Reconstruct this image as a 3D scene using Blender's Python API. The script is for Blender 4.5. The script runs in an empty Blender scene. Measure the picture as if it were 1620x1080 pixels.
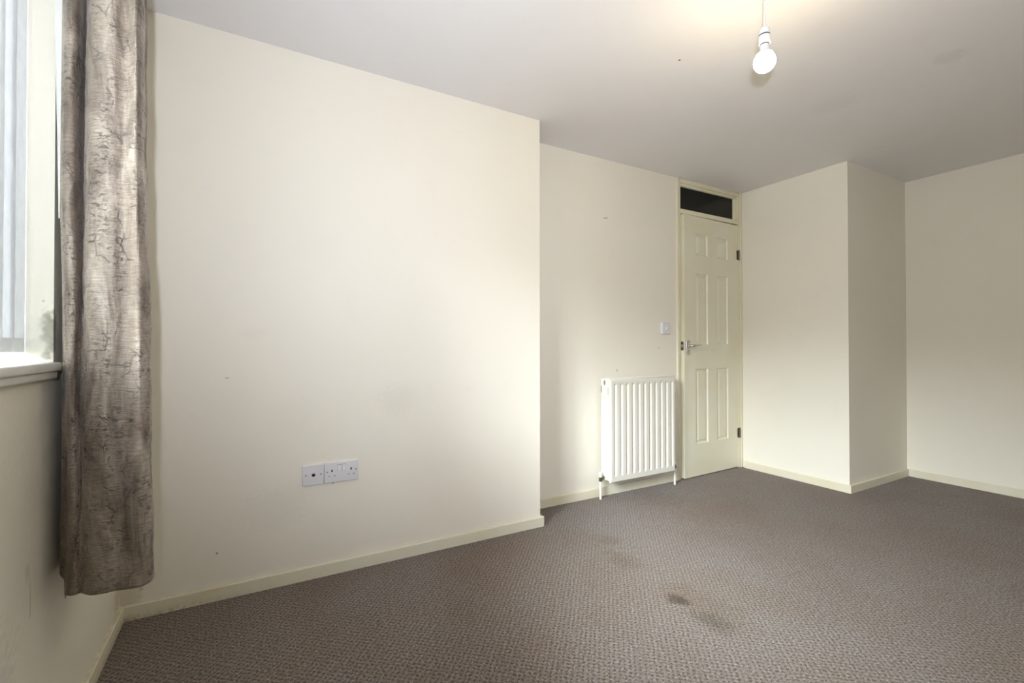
import bpy, bmesh, math, random
from mathutils import Vector, Matrix, noise
random.seed(4)
S = bpy.context.scene
COL = S.collection
H = 2.256

# ------------------------------------------------------------------ camera
cam_data = bpy.data.cameras.new('camera')
cam_data.sensor_width = 36.0
cam_data.lens = 36.0 * 736.96 / 1620
cam_data.clip_start = 0.02
cam = bpy.data.objects.new('camera', cam_data)
COL.objects.link(cam)
yaw, pitch, roll = 1.0555, 0.009, -0.0007
CP = Vector((0.4038, -2.1798, 0.9983))
fw = Vector((math.cos(pitch) * math.cos(yaw), math.cos(pitch) * math.sin(yaw), math.sin(pitch)))
rt = fw.cross(Vector((0, 0, 1))).normalized()
up = rt.cross(fw)
r2 = math.cos(roll) * rt + math.sin(roll) * up
u2 = -math.sin(roll) * rt + math.cos(roll) * up
M = Matrix((r2, u2, -fw)).transposed().to_4x4()
M.translation = CP
cam.matrix_world = M
S.camera = cam

# ------------------------------------------------------------------ colour management
S.view_settings.view_transform = 'Standard'
S.view_settings.look = 'None'
S.view_settings.exposure = 0.0
S.view_settings.gamma = 1.0
S.view_settings.use_curve_mapping = False

# ------------------------------------------------------------------ world: bright overcast sky over darker ground
SKY = 132.0
w = bpy.data.worlds.new('world'); S.world = w; w.use_nodes = True
nt = w.node_tree; nt.nodes.clear()
wo = nt.nodes.new('ShaderNodeOutputWorld'); bg = nt.nodes.new('ShaderNodeBackground')
tc = nt.nodes.new('ShaderNodeTexCoord'); sx = nt.nodes.new('ShaderNodeSeparateXYZ')
cr = nt.nodes.new('ShaderNodeValToRGB')
e = cr.color_ramp.elements
e[0].position = 0.578; e[0].color = (0.046, 0.040, 0.027, 1)      # houses and trees opposite, up to about 11 degrees
e[1].position = 0.612; e[1].color = (0.66, 0.67, 0.70, 1)
z_ = e.new(0.85); z_.color = (1.62, 1.66, 1.74, 1)            # overcast sky brightens towards the zenith
mr = nt.nodes.new('ShaderNodeMapRange'); mr.inputs[1].default_value = -1; mr.inputs[2].default_value = 1
nt.links.new(tc.outputs['Generated'], sx.inputs[0]); nt.links.new(sx.outputs['Z'], mr.inputs[0])
nt.links.new(mr.outputs[0], cr.inputs[0]); nt.links.new(cr.outputs[0], bg.inputs[0])
bg.inputs[1].default_value = SKY
nt.links.new(bg.outputs[0], wo.inputs[0])

def lamp(name, kind, loc, **kw):
    d = bpy.data.lights.new(name, kind)
    for k, v in kw.items():
        setattr(d, k, v)
    o = bpy.data.objects.new(name, d); COL.objects.link(o); o.location = loc
    return o

# the window opening as a sampling portal for the sky
po = lamp('window_portal', 'AREA', (-0.27, -1.2625, 1.50), shape='RECTANGLE', size=1.20, size_y=1.15)
po.rotation_euler = (math.radians(90), 0, math.radians(-90))
po.data.cycles.is_portal = True

# the camera's flash, just above and behind the lens (it throws the bulb's shadow on the ceiling)
lamp('assumed_hallway_lamp', 'POINT', (3.1, 1.25, 2.0), energy=6.0, color=(1.0, 0.98, 0.9), shadow_soft_size=0.05)  # assumed lamp out of view, added to lighten the hallway behind the glass
fl = lamp('camera_flash', 'SPOT', CP - 0.10 * fw + Vector((0, 0, 0.12)), energy=128.0, color=(0.95, 1.0, 1.14),
          shadow_soft_size=0.016, spot_size=math.radians(132), spot_blend=1.0)
fl.rotation_euler = (fw + 0.14 * rt + Vector((0, 0, 0.40))).to_track_quat('-Z', 'Y').to_euler()

# ------------------------------------------------------------------ material helpers
def mat(name, color=(0.8, 0.8, 0.8), rough=0.5, metal=0.0, spec=0.5):
    m = bpy.data.materials.new(name); m.use_nodes = True
    b = m.node_tree.nodes['Principled BSDF']
    b.inputs['Base Color'].default_value = (*color, 1)
    b.inputs['Roughness'].default_value = rough
    b.inputs['Metallic'].default_value = metal
    b.inputs['Specular IOR Level'].default_value = spec
    return m, m.node_tree, b

class NT:
    """small helper to chain shader nodes"""
    def __init__(s, t): s.t = t
    def n(s, k, **kw):
        x = s.t.nodes.new(k)
        for a, v in kw.items(): setattr(x, a, v)
        return x
    def put(s, sock, v):
        if isinstance(v, bpy.types.NodeSocket): s.t.links.new(v, sock)
        elif isinstance(v, tuple) and len(v) == 3 and sock.type == 'RGBA': sock.default_value = (*v, 1)
        else: sock.default_value = v
    def pos(s): return s.n('ShaderNodeNewGeometry').outputs['Position']
    def obj(s): return s.n('ShaderNodeTexCoord').outputs['Object']
    def math(s, op, a, b=0.0, c=None):
        x = s.n('ShaderNodeMath', operation=op); s.put(x.inputs[0], a); s.put(x.inputs[1], b)
        if c is not None: s.put(x.inputs[2], c)
        return x.outputs[0]
    def mapping(s, v, scale=(1, 1, 1), rot=(0, 0, 0), loc=(0, 0, 0)):
        x = s.n('ShaderNodeMapping'); s.put(x.inputs[0], v)
        x.inputs['Location'].default_value = loc; x.inputs['Rotation'].default_value = rot; x.inputs['Scale'].default_value = scale
        return x.outputs[0]
    def noise(s, v, scale, detail=2, rough=0.5, dist=0.0, out='Fac'):
        x = s.n('ShaderNodeTexNoise'); s.put(x.inputs['Vector'], v)
        x.inputs['Scale'].default_value = scale; x.inputs['Detail'].default_value = detail
        x.inputs['Roughness'].default_value = rough; x.inputs['Distortion'].default_value = dist
        return x.outputs[out]
    def ramp(s, f, stops):
        x = s.n('ShaderNodeValToRGB'); s.put(x.inputs[0], f)
        el = x.color_ramp.elements
        while len(el) < len(stops): el.new(0.5)
        for q, (p, c) in zip(el, stops):
            q.position = p; q.color = (*c, 1) if isinstance(c, tuple) else (c, c, c, 1)
        return x.outputs[0]
    def mix(s, f, a, b, mode='MIX'):
        x = s.n('ShaderNodeMix', data_type='RGBA', blend_type=mode)
        s.put(x.inputs[0], f); s.put(x.inputs[6], a); s.put(x.inputs[7], b)
        return x.outputs[2]
    def bump(s, h, dist, strength=1.0, prev=None):
        x = s.n('ShaderNodeBump'); s.put(x.inputs['Height'], h)
        x.inputs['Distance'].default_value = dist; x.inputs['Strength'].default_value = strength
        if prev is not None: s.t.links.new(prev, x.inputs['Normal'])
        return x.outputs[0]
    def spot(s, p, c, r, soft=0.4, stretch=None, warp=None):
        """1 inside a blob centred c (world), 0 outside, softly"""
        q = p
        sub = s.n('ShaderNodeVectorMath', operation='SUBTRACT'); s.put(sub.inputs[0], q); sub.inputs[1].default_value = c
        v = sub.outputs[0]
        if stretch:
            m = s.n('ShaderNodeVectorMath', operation='MULTIPLY'); s.put(m.inputs[0], v); m.inputs[1].default_value = stretch; v = m.outputs[0]
        l = s.n('ShaderNodeVectorMath', operation='LENGTH'); s.put(l.inputs[0], v)
        d = l.outputs['Value']
        if warp is not None: d = s.math('ADD', d, s.math('MULTIPLY', s.math('SUBTRACT', warp, 0.5), r * 1.6))
        x = s.n('ShaderNodeMapRange', interpolation_type='SMOOTHSTEP'); s.put(x.inputs[0], d)
        x.inputs[1].default_value = r * (1 - soft); x.inputs[2].default_value = r * (1 + soft)
        x.inputs[3].default_value = 1; x.inputs[4].default_value = 0
        return x.outputs[0]

# wall paint: magnolia emulsion on lining paper, with a few scuffs
def wall_paint(name, base, marks=(), grime=()):
    m, t, b = mat(name, base, 0.62, spec=0.3)
    N = NT(t); p = N.pos()
    big = N.noise(p, 1.3, 3)
    c = N.mix(N.ramp(big, [(0.35, 0.0), (0.75, 1.0)]), base, tuple(v * k for v, k in zip(base, (0.975, 0.965, 0.95))))
    sm = N.noise(p, 7.0, 4, 0.6)
    c = N.mix(N.math('MULTIPLY', N.ramp(sm, [(0.58, 0.0), (0.78, 1.0)]), 0.06), c, (0.55, 0.51, 0.42))
    wp = N.noise(p, 60, 2)
    for cen, r, st, col, amt in marks:
        f = N.math('MULTIPLY', N.spot(p, cen, r, 0.5, st, wp), amt)
        c = N.mix(f, c, col)
    b_in = b.inputs['Base Color']; t.links.new(c, b_in)
    pap = N.noise(N.mapping(p, (1, 1, 0.45)), 260, 2, 0.6)
    lump = N.noise(p, 34, 3)
    n = N.bump(pap, 0.0007, 0.35); n = N.bump(lump, 0.0016, 0.25, n)
    t.links.new(n, b.inputs['Normal'])
    return m

SC = (0.30, 0.27, 0.21)
MAG = (0.870, 0.832, 0.730)
M_wall = wall_paint('magnolia_paint', MAG, marks=[
    ((0.33, 0, 0.87), 0.006, (1, 0, 2.5), SC, 0.7), ((0.42, 0, 1.05), 0.05, (1, 0, 2), (0.6, 0.56, 0.48), 0.08),
    ((0.56, 0, 0.70), 0.08, (1, 0, 1), (0.6, 0.56, 0.48), 0.08), ((1.02, 0, 0.75), 0.09, (1, 0, 1.4), (0.6, 0.56, 0.48), 0.14),
    ((0.065, 0, 0.10), 0.006, (1, 0, 1), (0.35, 0.22, 0.1), 0.35), ((0.075, 0, 0.128), 0.0025, (1, 0, 1), (0.3, 0.2, 0.1), 0.6),
    ((0.025, 0, 0.07), 0.035, (1, 0, 0.6), (0.5, 0.42, 0.24), 0.4), ((0.30, 0, 0.18), 0.004, (1, 0, 1), SC, 0.9),
    ((0.731, 0, 0.3945), 0.0028, (1, 0, 1), (0.2, 0.2, 0.19), 0.9), ((0.50, 0, 0.32), 0.12, (1, 0, 1.5), (0.6, 0.56, 0.48), 0.12),
    ((2.496, 0.24, 1.858), 0.007, (1, 0, 2.2), (0.16, 0.14, 0.09), 0.9), ((2.515, 0.24, 1.862), 0.004, (1, 0, 1), (0.16, 0.14, 0.09), 0.8),
    ((2.60, 0.24, 0.83), 0.008, (1, 0, 1), SC, 0.5), ((3.0, 0.24, 0.98), 0.02, (1, 0, 3), (0.6, 0.55, 0.45), 0.35)])
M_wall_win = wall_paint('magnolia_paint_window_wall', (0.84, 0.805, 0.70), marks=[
    ((0, -0.800, 0.455), 0.0032, (0, 1, 0.08), (0.40, 0.38, 0.34), 0.5), ((0, -0.815, 0.520), 0.0032, (0, 0.35, 0.16), (0.40, 0.38, 0.34), 0.25),
    ((0, -0.95, 0.30), 0.07, (0, 1, 0.5), (0.45, 0.46, 0.46), 0.3), ((0, -0.90, 0.62), 0.12, (0, 1, 0.6), (0.5, 0.48, 0.46), 0.15),
    ((0, -0.03, 0.10), 0.035, (0, 1, 0.7), (0.45, 0.36, 0.15), 0.45), ((-0.014, -0.675, 0.975), 0.008, (1, 0, 0.7), (0.36, 0.35, 0.32), 0.6),
    ((0.0, -0.672, 1.03), 0.012, (0.6, 1, 0.25), (0.12, 0.10, 0.04), 0.9), ((-0.026, -0.675, 1.0), 0.016, (0.7, 0, 1), (0.45, 0.44, 0.40), 0.4),
    ((-0.018, -0.675, 1.105), 0.0035, (1, 0, 1), (0.3, 0.28, 0.25), 0.5), ((-0.02, -0.675, 1.03), 0.03, (1, 0, 1), (0.66, 0.65, 0.60), 0.35)])
M_ceil = wall_paint('ceiling_white', (0.875, 0.860, 0.868), marks=[
    ((3.06, -1.36, H), 0.05, (1, 1, 0), (0.50, 0.48, 0.48), 0.16), ((3.06, -0.90, H), 0.09, (1, 1, 0), (0.6, 0.58, 0.57), 0.12),
    ((2.053, -0.767, H), 0.006, (1, 1, 0), (0.1, 0.09, 0.07), 0.9), ((2.25, -0.45, H), 0.005, (1, 1, 0), (0.95, 0.95, 0.95), 0.9)])

# skirting / joinery gloss, yellowed; grime where it meets wall and carpet near the damp corner
def gloss(name, base, rough=0.33):
    m, t, b = mat(name, base, rough)
    N = NT(t); p = N.pos()
    n1 = N.noise(p, 5, 3)
    c = N.mix(N.ramp(n1, [(0.35, 0.0), (0.8, 1.0)]), base, tuple(v * k for v, k in zip(base, (0.96, 0.93, 0.84))))
    t.links.new(c, b.inputs['Base Color'])
    t.links.new(N.bump(N.noise(p, 90, 2), 0.0006, 0.25), b.inputs['Normal'])
    return m
def skirting_paint():
    base = (0.80, 0.765, 0.63)
    m, t, b = mat('skirting_gloss', base, 0.35)
    N = NT(t); p = N.pos()
    sp = N.n('ShaderNodeSeparateXYZ'); N.put(sp.inputs[0], p)
    n1 = N.noise(p, 6, 3); n2 = N.noise(p, 55, 4, 0.7)
    c = N.mix(N.ramp(n1, [(0.35, 0.0), (0.8, 1.0)]), base, (0.76, 0.70, 0.50))
    near = N.n('ShaderNodeMapRange'); N.put(near.inputs[0], sp.outputs['X'])
    near.inputs[1].default_value = 0.55; near.inputs[2].default_value = 0.02; near.inputs[3].default_value = 0; near.inputs[4].default_value = 1
    # brown spotting low down near the window corner
    low = N.n('ShaderNodeMapRange'); N.put(low.inputs[0], sp.outputs['Z'])
    low.inputs[1].default_value = 0.03; low.inputs[2].default_value = 0.0; low.inputs[3].default_value = 0; low.inputs[4].default_value = 1
    f = N.math('MULTIPLY', N.math('MULTIPLY', near.outputs[0], low.outputs[0]), N.ramp(n2, [(0.4, 0.0), (0.6, 1.0)]))
    c = N.mix(N.math('MULTIPLY', f, 0.7), c, (0.30, 0.19, 0.07))
    top = N.n('ShaderNodeMapRange'); N.put(top.inputs[0], sp.outputs['Z'])
    top.inputs[1].default_value = 0.0525; top.inputs[2].default_value = 0.0545; top.inputs[3].default_value = 0; top.inputs[4].default_value = 1
    f2 = N.math('MULTIPLY', N.math('MULTIPLY', near.outputs[0], top.outputs[0]), N.ramp(N.noise(p, 28, 5, 0.75), [(0.40, 0.0), (0.70, 1.0)]))
    c = N.mix(N.math('MULTIPLY', f2, 0.6), c, (0.27, 0.20, 0.07))
    t.links.new(c, b.inputs['Base Color'])
    return m
M_skirt = skirting_paint()
M_frame = gloss('joinery_gloss', (0.80, 0.76, 0.60))
M_door = gloss('door_satin', (0.80, 0.775, 0.63), 0.38)
M_sill = gloss('sill_gloss', (0.82, 0.83, 0.80), 0.3)
M_upvc = mat('upvc_white', (0.85, 0.86, 0.87), 0.3)[0]
M_rad = gloss('radiator_enamel', (0.78, 0.765, 0.70), 0.3)
M_plate = mat('switch_plate_white', (0.75, 0.745, 0.77), 0.3)[0]
M_rocker = mat('rocker_white', (0.84, 0.83, 0.83), 0.25)[0]
M_black = mat('black_hole', (0.008, 0.008, 0.008), 0.7)[0]
M_screw = mat('screw_steel', (0.33, 0.31, 0.29), 0.4, 0.7)[0]
M_chrome = mat('satin_chrome', (0.58, 0.57, 0.56), 0.3, 1.0)[0]
M_brass = mat('aged_brass', (0.20, 0.18, 0.13), 0.4, 0.9)[0]
M_pipe = mat('painted_pipe', (0.80, 0.78, 0.70), 0.35)[0]
M_cord = mat('white_flex', (0.88, 0.88, 0.86), 0.45)[0]
M_holder = mat('lampholder_white', (0.82, 0.83, 0.85), 0.35)[0]
M_track = mat('track_white', (0.8, 0.8, 0.78), 0.4)[0]
M_gap = mat('dark_gap', (0.02, 0.02, 0.018), 0.9)[0]
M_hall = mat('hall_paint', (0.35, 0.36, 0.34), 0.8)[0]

def bulb_mat():
    m, t, b = mat('glowing_bulb', (1, 0.95, 0.85), 0.4)
    b.inputs['Emission Color'].default_value = (1.0, 0.82, 0.54, 1)
    b.inputs['Emission Strength'].default_value = 170.0
    return m
M_bulb = bulb_mat()

def glass_mat():
    m = bpy.data.materials.new('window_glass'); m.use_nodes = True
    t = m.node_tree; t.nodes.clear(); N = NT(t)
    o = N.n('ShaderNodeOutputMaterial'); mx = N.n('ShaderNodeMixShader')
    tr = N.n('ShaderNodeBsdfTransparent'); tr.inputs[0].default_value = (0.93, 0.96, 0.95, 1)
    gl = N.n('ShaderNodeBsdfGlossy'); gl.inputs['Roughness'].default_value = 0.03
    fr = N.n('ShaderNodeFresnel'); fr.inputs[0].default_value = 1.45
    t.links.new(fr.outputs[0], mx.inputs[0]); t.links.new(tr.outputs[0], mx.inputs[1]); t.links.new(gl.outputs[0], mx.inputs[2])
    t.links.new(mx.outputs[0], o.inputs[0])
    return m
M_glass = glass_mat()

def slat_mat():
    m = bpy.data.materials.new('blind_fabric'); m.use_nodes = True
    t = m.node_tree; t.nodes.clear(); N = NT(t)
    o = N.n('ShaderNodeOutputMaterial'); mx = N.n('ShaderNodeMixShader'); mx.inputs[0].default_value = 0.22
    d = N.n('ShaderNodeBsdfDiffuse'); tl = N.n('ShaderNodeBsdfTranslucent')
    g = N.noise(N.mapping(N.pos(), (60, 60, 22), (0, 0.5, 0)), 1.0, 3, 0.6)
    c = N.ramp(g, [(0.35, (0.85, 0.87, 0.90)), (0.7, (0.92, 0.935, 0.95))])
    t.links.new(c, d.inputs[0]); t.links.new(c, tl.inputs[0])
    t.links.new(d.outputs[0], mx.inputs[1]); t.links.new(tl.outputs[0], mx.inputs[2]); t.links.new(mx.outputs[0], o.inputs[0])
    return m
M_slat = slat_mat()

def carpet_mat():
    m, t, b = mat('carpet_loop_pile', (0.2, 0.17, 0.15), 0.95, spec=0.1)
    N = NT(t); p = N.pos()
    wn = N.n('ShaderNodeTexNoise'); N.put(wn.inputs['Vector'], p); wn.inputs['Scale'].default_value = 45; wn.inputs['Detail'].default_value = 2
    wv = N.n('ShaderNodeVectorMath', operation='MULTIPLY_ADD')
    N.put(wv.inputs[0], wn.outputs['Color']); wv.inputs[1].default_value = (0.017, 0.017, 0.0); N.put(wv.inputs[2], p)
    q = N.mapping(wv.outputs[0], (1, 1, 1), (0, 0, math.radians(-49)))
    sp = N.n('ShaderNodeSeparateXYZ'); N.put(sp.inputs[0], q)
    k = 2 * math.pi / 0.0158
    a = N.math('SINE', N.math('MULTIPLY', sp.outputs['X'], k)); c2 = N.math('SINE', N.math('MULTIPLY', sp.outputs['Y'], k))
    loops = N.math('ADD', N.math('MULTIPLY', N.math('ADD', a, c2), 0.25), 0.5)     # 0..1, low = pit between loops
    fibre = N.noise(p, 330, 3, 0.65)
    tuft = N.noise(p, 120, 2, 0.6)
    hgt = N.math('ADD', N.math('MULTIPLY', loops, 0.45), N.math('MULTIPLY', fibre, 0.6))
    # heathered yarn: beige-grey, light grey, brown
    base = N.ramp(tuft, [(0.34, (0.142, 0.110, 0.090)), (0.5, (0.212, 0.179, 0.154)), (0.66, (0.305, 0.28, 0.262))])
    fib = N.ramp(fibre, [(0.33, (0.42, 0.41, 0.40)), (0.5, (0.88, 0.87, 0.86)), (0.68, (1.5, 1.5, 1.5))])
    c = N.mix(1.0, base, fib, 'MULTIPLY')
    pit = N.ramp(loops, [(0.06, (0.40, 0.38, 0.36)), (0.36, (0.97, 0.97, 0.97)), (0.9, (1.12, 1.12, 1.12))])
    c = N.mix(1.0, c, pit, 'MULTIPLY')
    # traffic discolouration and stains
    wear = N.noise(p, 2.2, 4, 0.6)
    c = N.mix(N.math('MULTIPLY', N.ramp(wear, [(0.42, 0.0), (0.66, 1.0)]), 0.5), c, N.mix(1.0, c, (0.86, 0.70, 0.56), 'MULTIPLY'))
    wp = N.noise(p, 22, 3, 0.7)
    def stain(c, cen, r, st, amt, col=(0.42, 0.33, 0.22)):
        f = N.math('MULTIPLY', N.spot(p, cen, r, 0.6, st, wp), amt)
        return N.mix(f, c, N.mix(1.0, c, col, 'MULTIPLY'))
    c = stain(c, (1.872, -0.895, 0), 0.032, (1, 1, 0), 0.95)
    c = stain(c, (1.885, -0.925, 0), 0.024, (1, 1, 0), 0.7)
    c = stain(c, (1.868, -1.07, 0), 0.06, (1.3, 0.9, 0), 0.65, (0.5, 0.45, 0.36))
    c = stain(c, (1.92, -1.00, 0), 0.13, (1.5, 0.8, 0), 0.45, (0.72, 0.62, 0.46))
    c = stain(c, (2.02, -0.92, 0), 0.16, (1, 1, 0), 0.40, (0.85, 0.70, 0.52))
    c = stain(c, (1.93, -0.55, 0), 0.07, (1.2, 0.7, 0), 0.5, (0.66, 0.54, 0.40))
    c = stain(c, (2.02, -0.34, 0), 0.05, (1, 1, 0), 0.45, (0.66, 0.54, 0.40))
    c = stain(c, (2.85, -0.35, 0), 0.30, (1, 1, 0), 0.45, (0.85, 0.68, 0.52))
    c = stain(c, (2.75, 0.00, 0), 0.14, (1, 1, 0), 0.5, (0.72, 0.60, 0.46))
    c = stain(c, (3.30, -0.70, 0), 0.75, (1, 1, 0), 0.6, (0.84, 0.74, 0.62))
    c = stain(c, (1.60, -0.40, 0), 0.35, (1, 1, 0), 0.40, (0.90, 0.76, 0.62))
    t.links.new(c, b.inputs['Base Color'])
    t.links.new(N.bump(hgt, 0.005, 0.8), b.inputs['Normal'])
    b.inputs['Sheen Weight'].default_value = 0.15
    return m
M_carpet = carpet_mat()

def velvet_mat():
    m, t, b = mat('crushed_velvet', (0.3, 0.26, 0.24), 0.42, spec=0.5)
    N = NT(t); uv = N.n('ShaderNodeUVMap'); uv.uv_map = 'cloth'; u = uv.outputs[0]
    big = N.noise(N.mapping(u, (7, 4, 1)), 1.0, 5, 0.62, 1.2)
    weft = N.noise(N.mapping(u, (18, 300, 1)), 1.0, 3, 0.7)
    # crush marks: short dark dashes across the cloth, gathered in patches, and a few branching creases
    dash = N.ramp(N.noise(N.mapping(u, (30, 120, 1), (0, 0, 0.12)), 1.0, 3, 0.6, 0.8), [(0.53, 0.0), (0.62, 1.0)])
    patch = N.ramp(N.noise(N.mapping(u, (9, 7, 1), (0, 0, 0), (3, 7, 0)), 1.0, 3, 0.6), [(0.47, 0.0), (0.60, 1.0)])
    wu = N.n('ShaderNodeVectorMath', operation='MULTIPLY_ADD')
    wn = N.n('ShaderNodeTexNoise'); N.put(wn.inputs['Vector'], u); wn.inputs['Scale'].default_value = 14; wn.inputs['Detail'].default_value = 3
    N.put(wu.inputs[0], wn.outputs['Color']); wu.inputs[1].default_value = (0.07, 0.03, 0); N.put(wu.inputs[2], u)
    vo = N.n('ShaderNodeTexVoronoi', feature='DISTANCE_TO_EDGE'); N.put(vo.inputs['Vector'], N.mapping(wu.outputs[0], (9, 19, 1))); vo.inputs['Scale'].default_value = 1.0
    brk = N.ramp(N.noise(N.mapping(u, (16, 16, 1), (0, 0, 0), (9, 2, 0)), 1.0, 2, 0.5), [(0.50, 0.0), (0.60, 1.0)])
    crs = N.math('MULTIPLY', N.ramp(vo.outputs['Distance'], [(0.0, 1.0), (0.05, 0.0)]), brk)
    lines = N.math('MINIMUM', N.math('ADD', N.math('MULTIPLY', dash, N.math('ADD', N.math('MULTIPLY', patch, 0.9), 0.12)), N.math('MULTIPLY', crs, 0.75)), 1.0)
    base = N.ramp(big, [(0.34, (0.115, 0.088, 0.066)), (0.46, (0.215, 0.172, 0.136)), (0.56, (0.285, 0.235, 0.190)), (0.68, (0.40, 0.345, 0.288))])
    c = N.mix(1.0, base, N.ramp(weft, [(0.35, (0.66, 0.65, 0.64)), (0.65, (1.22, 1.22, 1.22))]), 'MULTIPLY')
    c = N.mix(N.math('MULTIPLY', lines, 0.82), c, (0.040, 0.034, 0.028))
    t.links.new(c, b.inputs['Base Color'])
    n = N.bump(big, 0.010, 0.6); n = N.bump(weft, 0.0008, 0.6, n)
    n = N.bump(N.math('SUBTRACT', 1.0, lines), 0.003, 0.7, n)
    t.links.new(n, b.inputs['Normal'])
    t.links.new(N.ramp(big, [(0.35, 0.62), (0.65, 0.48)]), b.inputs['Roughness'])
    b.inputs['Specular IOR Level'].default_value = 0.5
    b.inputs['Sheen Weight'].default_value = 0.25
    b.inputs['Sheen Roughness'].default_value = 0.3
    b.inputs['Sheen Tint'].default_value = (1.0, 0.9, 0.8, 1)
    return m
M_velvet = velvet_mat()
M_lining = mat('curtain_lining', (0.80, 0.79, 0.76), 0.8)[0]

# ------------------------------------------------------------------ mesh helpers
def link(name, bm, m, parent=None, smooth=None):
    me = bpy.data.meshes.new(name)
    bmesh.ops.recalc_face_normals(bm, faces=bm.faces)
    bm.to_mesh(me); bm.free()
    o = bpy.data.objects.new(name, me); COL.objects.link(o)
    for mm in (m if isinstance(m, (list, tuple)) else [m]): me.materials.append(mm)
    if smooth is not None:
        for p in me.polygons: p.use_smooth = True
        if smooth < 180: me.set_sharp_from_angle(angle=math.radians(smooth))
    if parent is not None: o.parent = parent
    return o
def box(bm, x0, x1, y0, y1, z0, z1, bev=0.0, seg=2, mat_index=0):
    r = bmesh.ops.create_cube(bm, size=1.0)
    vs = r['verts']
    for v in vs:
        v.co = Vector(((x0 + x1) / 2 + v.co.x * (x1 - x0), (y0 + y1) / 2 + v.co.y * (y1 - y0), (z0 + z1) / 2 + v.co.z * (z1 - z0)))
    fs = set(f for v in vs for f in v.link_faces)
    for f in fs: f.material_index = mat_index
    if bev > 0:
        es = list(set(ed for v in vs for ed in v.link_edges))
        bmesh.ops.bevel(bm, geom=es, offset=bev, segments=seg, affect='EDGES', profile=0.5)
    return vs
def tube(bm, pts, r, seg=16, caps=True):
    """round tube along a polyline; r may be a number or list"""
    pts = [Vector(p) for p in pts]
    rs = r if isinstance(r, (list, tuple)) else [r] * len(pts)
    rings = []; prev = None
    for i, p in enumerate(pts):
        a = pts[max(0, i - 1)]; b = pts[min(len(pts) - 1, i + 1)]
        t = (b - a).normalized()
        ref = prev if prev is not None else (Vector((0, 0, 1)) if abs(t.z) < 0.9 else Vector((1, 0, 0)))
        s = (ref - t * ref.dot(t)).normalized(); prev = s
        q = t.cross(s)
        rings.append([bm.verts.new(p + rs[i] * (math.cos(2 * math.pi * k / seg) * s + math.sin(2 * math.pi * k / seg) * q)) for k in range(seg)])
    for A, B in zip(rings, rings[1:]):
        for k in range(seg): bm.faces.new((A[k], A[(k + 1) % seg], B[(k + 1) % seg], B[k]))
    if caps:
        bm.faces.new(rings[0][::-1]); bm.faces.new(rings[-1])
def lathe(bm, prof, c=(0, 0, 0), seg=32, axis='Z'):
    """profile (radius, height) revolved about an axis through c"""
    c = Vector(c); rings = []
    def P(r, h, a):
        x, y = r * math.cos(a), r * math.sin(a)
        return c + (Vector((x, y, h)) if axis == 'Z' else Vector((x, -h, y)) if axis == 'Y' else Vector((h, x, y)))
    for r, h in prof:
        if r < 1e-6: rings.append([bm.verts.new(P(0, h, 0))])
        else: rings.append([bm.verts.new(P(r, h, 2 * math.pi * k / seg)) for k in range(seg)])
    for A, B in zip(rings, rings[1:]):
        for k in range(seg):
            k2 = (k + 1) % seg
            if len(A) == 1 and len(B) == 1: continue
            if len(A) == 1: bm.faces.new((A[0], B[k2], B[k]))
            elif len(B) == 1: bm.faces.new((A[k], A[k2], B[0]))
            else: bm.faces.new((A[k], A[k2], B[k2], B[k]))
def empty(name, loc, label=None, cat=None, rz=0.0, group=None, kind=None):
    o = bpy.data.objects.new(name, None); COL.objects.link(o)
    o.location = loc; o.rotation_euler = (0, 0, rz); o.empty_display_size = 0.1
    tag(o, label, cat, group, kind); return o
def tag(o, label=None, cat=None, group=None, kind=None):
    for k, v in (('label', label), ('category', cat), ('group', group), ('kind', kind)):
        if v: o[k] = v
    return o
def NB(): return bmesh.new()
def struct(name, m, boxes, label=None, bev=0.0, cat=None):
    bm = NB()
    for b in boxes: box(bm, *b, bev=bev)
    o = link(name, bm, m); tag(o, label, cat, None, 'structure'); return o

X1, D, X2, B, X3 = 1.8166, 0.2402, 3.9528, -0.5531, 4.8173
YR = -2.50            # wall behind the camera
WY0, WY1, WZ0, WZ1 = -1.85, -0.675, 0.940, 2.06   # window opening
TH = 0.30

# ------------------------------------------------------------------ room shell
struct('floor', M_carpet, [(-TH, X3 + 0.12, YR - 0.12, 1.72, -0.10, 0.0)], 'grey-brown heathered loop pile carpet with brown stains', cat='carpet')
struct('ceiling', M_ceil, [(-TH, X3 + 0.12, YR - 0.12, 1.72, H, H + 0.10)], 'white painted ceiling with faint grey blots', cat='ceiling')
struct('wall_left', M_wall_win, [(-TH, 0, YR, D + 0.16, 0, WZ0), (-TH, 0, YR, D + 0.16, WZ1, H),
       (-TH, 0, WY1, D + 0.16, WZ0, WZ1), (-TH, 0, YR, WY0, WZ0, WZ1)], 'magnolia window wall at the left edge', cat='wall')
bm = NB(); vs = box(bm, 0, X1, 0, D + 0.16, 0, H)
struct_o = link('wall_back', bm, M_wall); tag(struct_o, 'large magnolia wall with sockets, standing forward of the radiator alcove', 'wall', None, 'structure')
struct('wall_alcove', M_wall, [(X1, 3.186, D, D + 0.16, 0, H)], 'magnolia alcove wall behind the radiator', cat='wall')
struct('wall_end', M_wall, [(X2, X3, B, D + 0.16, 0, H)], 'boxed-out magnolia wall section right of the door', cat='wall')
struct('wall_right', M_wall, [(X3, X3 + 0.12, YR, D + 0.16, 0, H)], 'magnolia end wall at the right edge', cat='wall')
struct('wall_rear', M_wall, [(-TH, X3 + 0.12, YR - 0.12, YR, 0, H)], 'magnolia wall behind the viewer', cat='wall')
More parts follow.
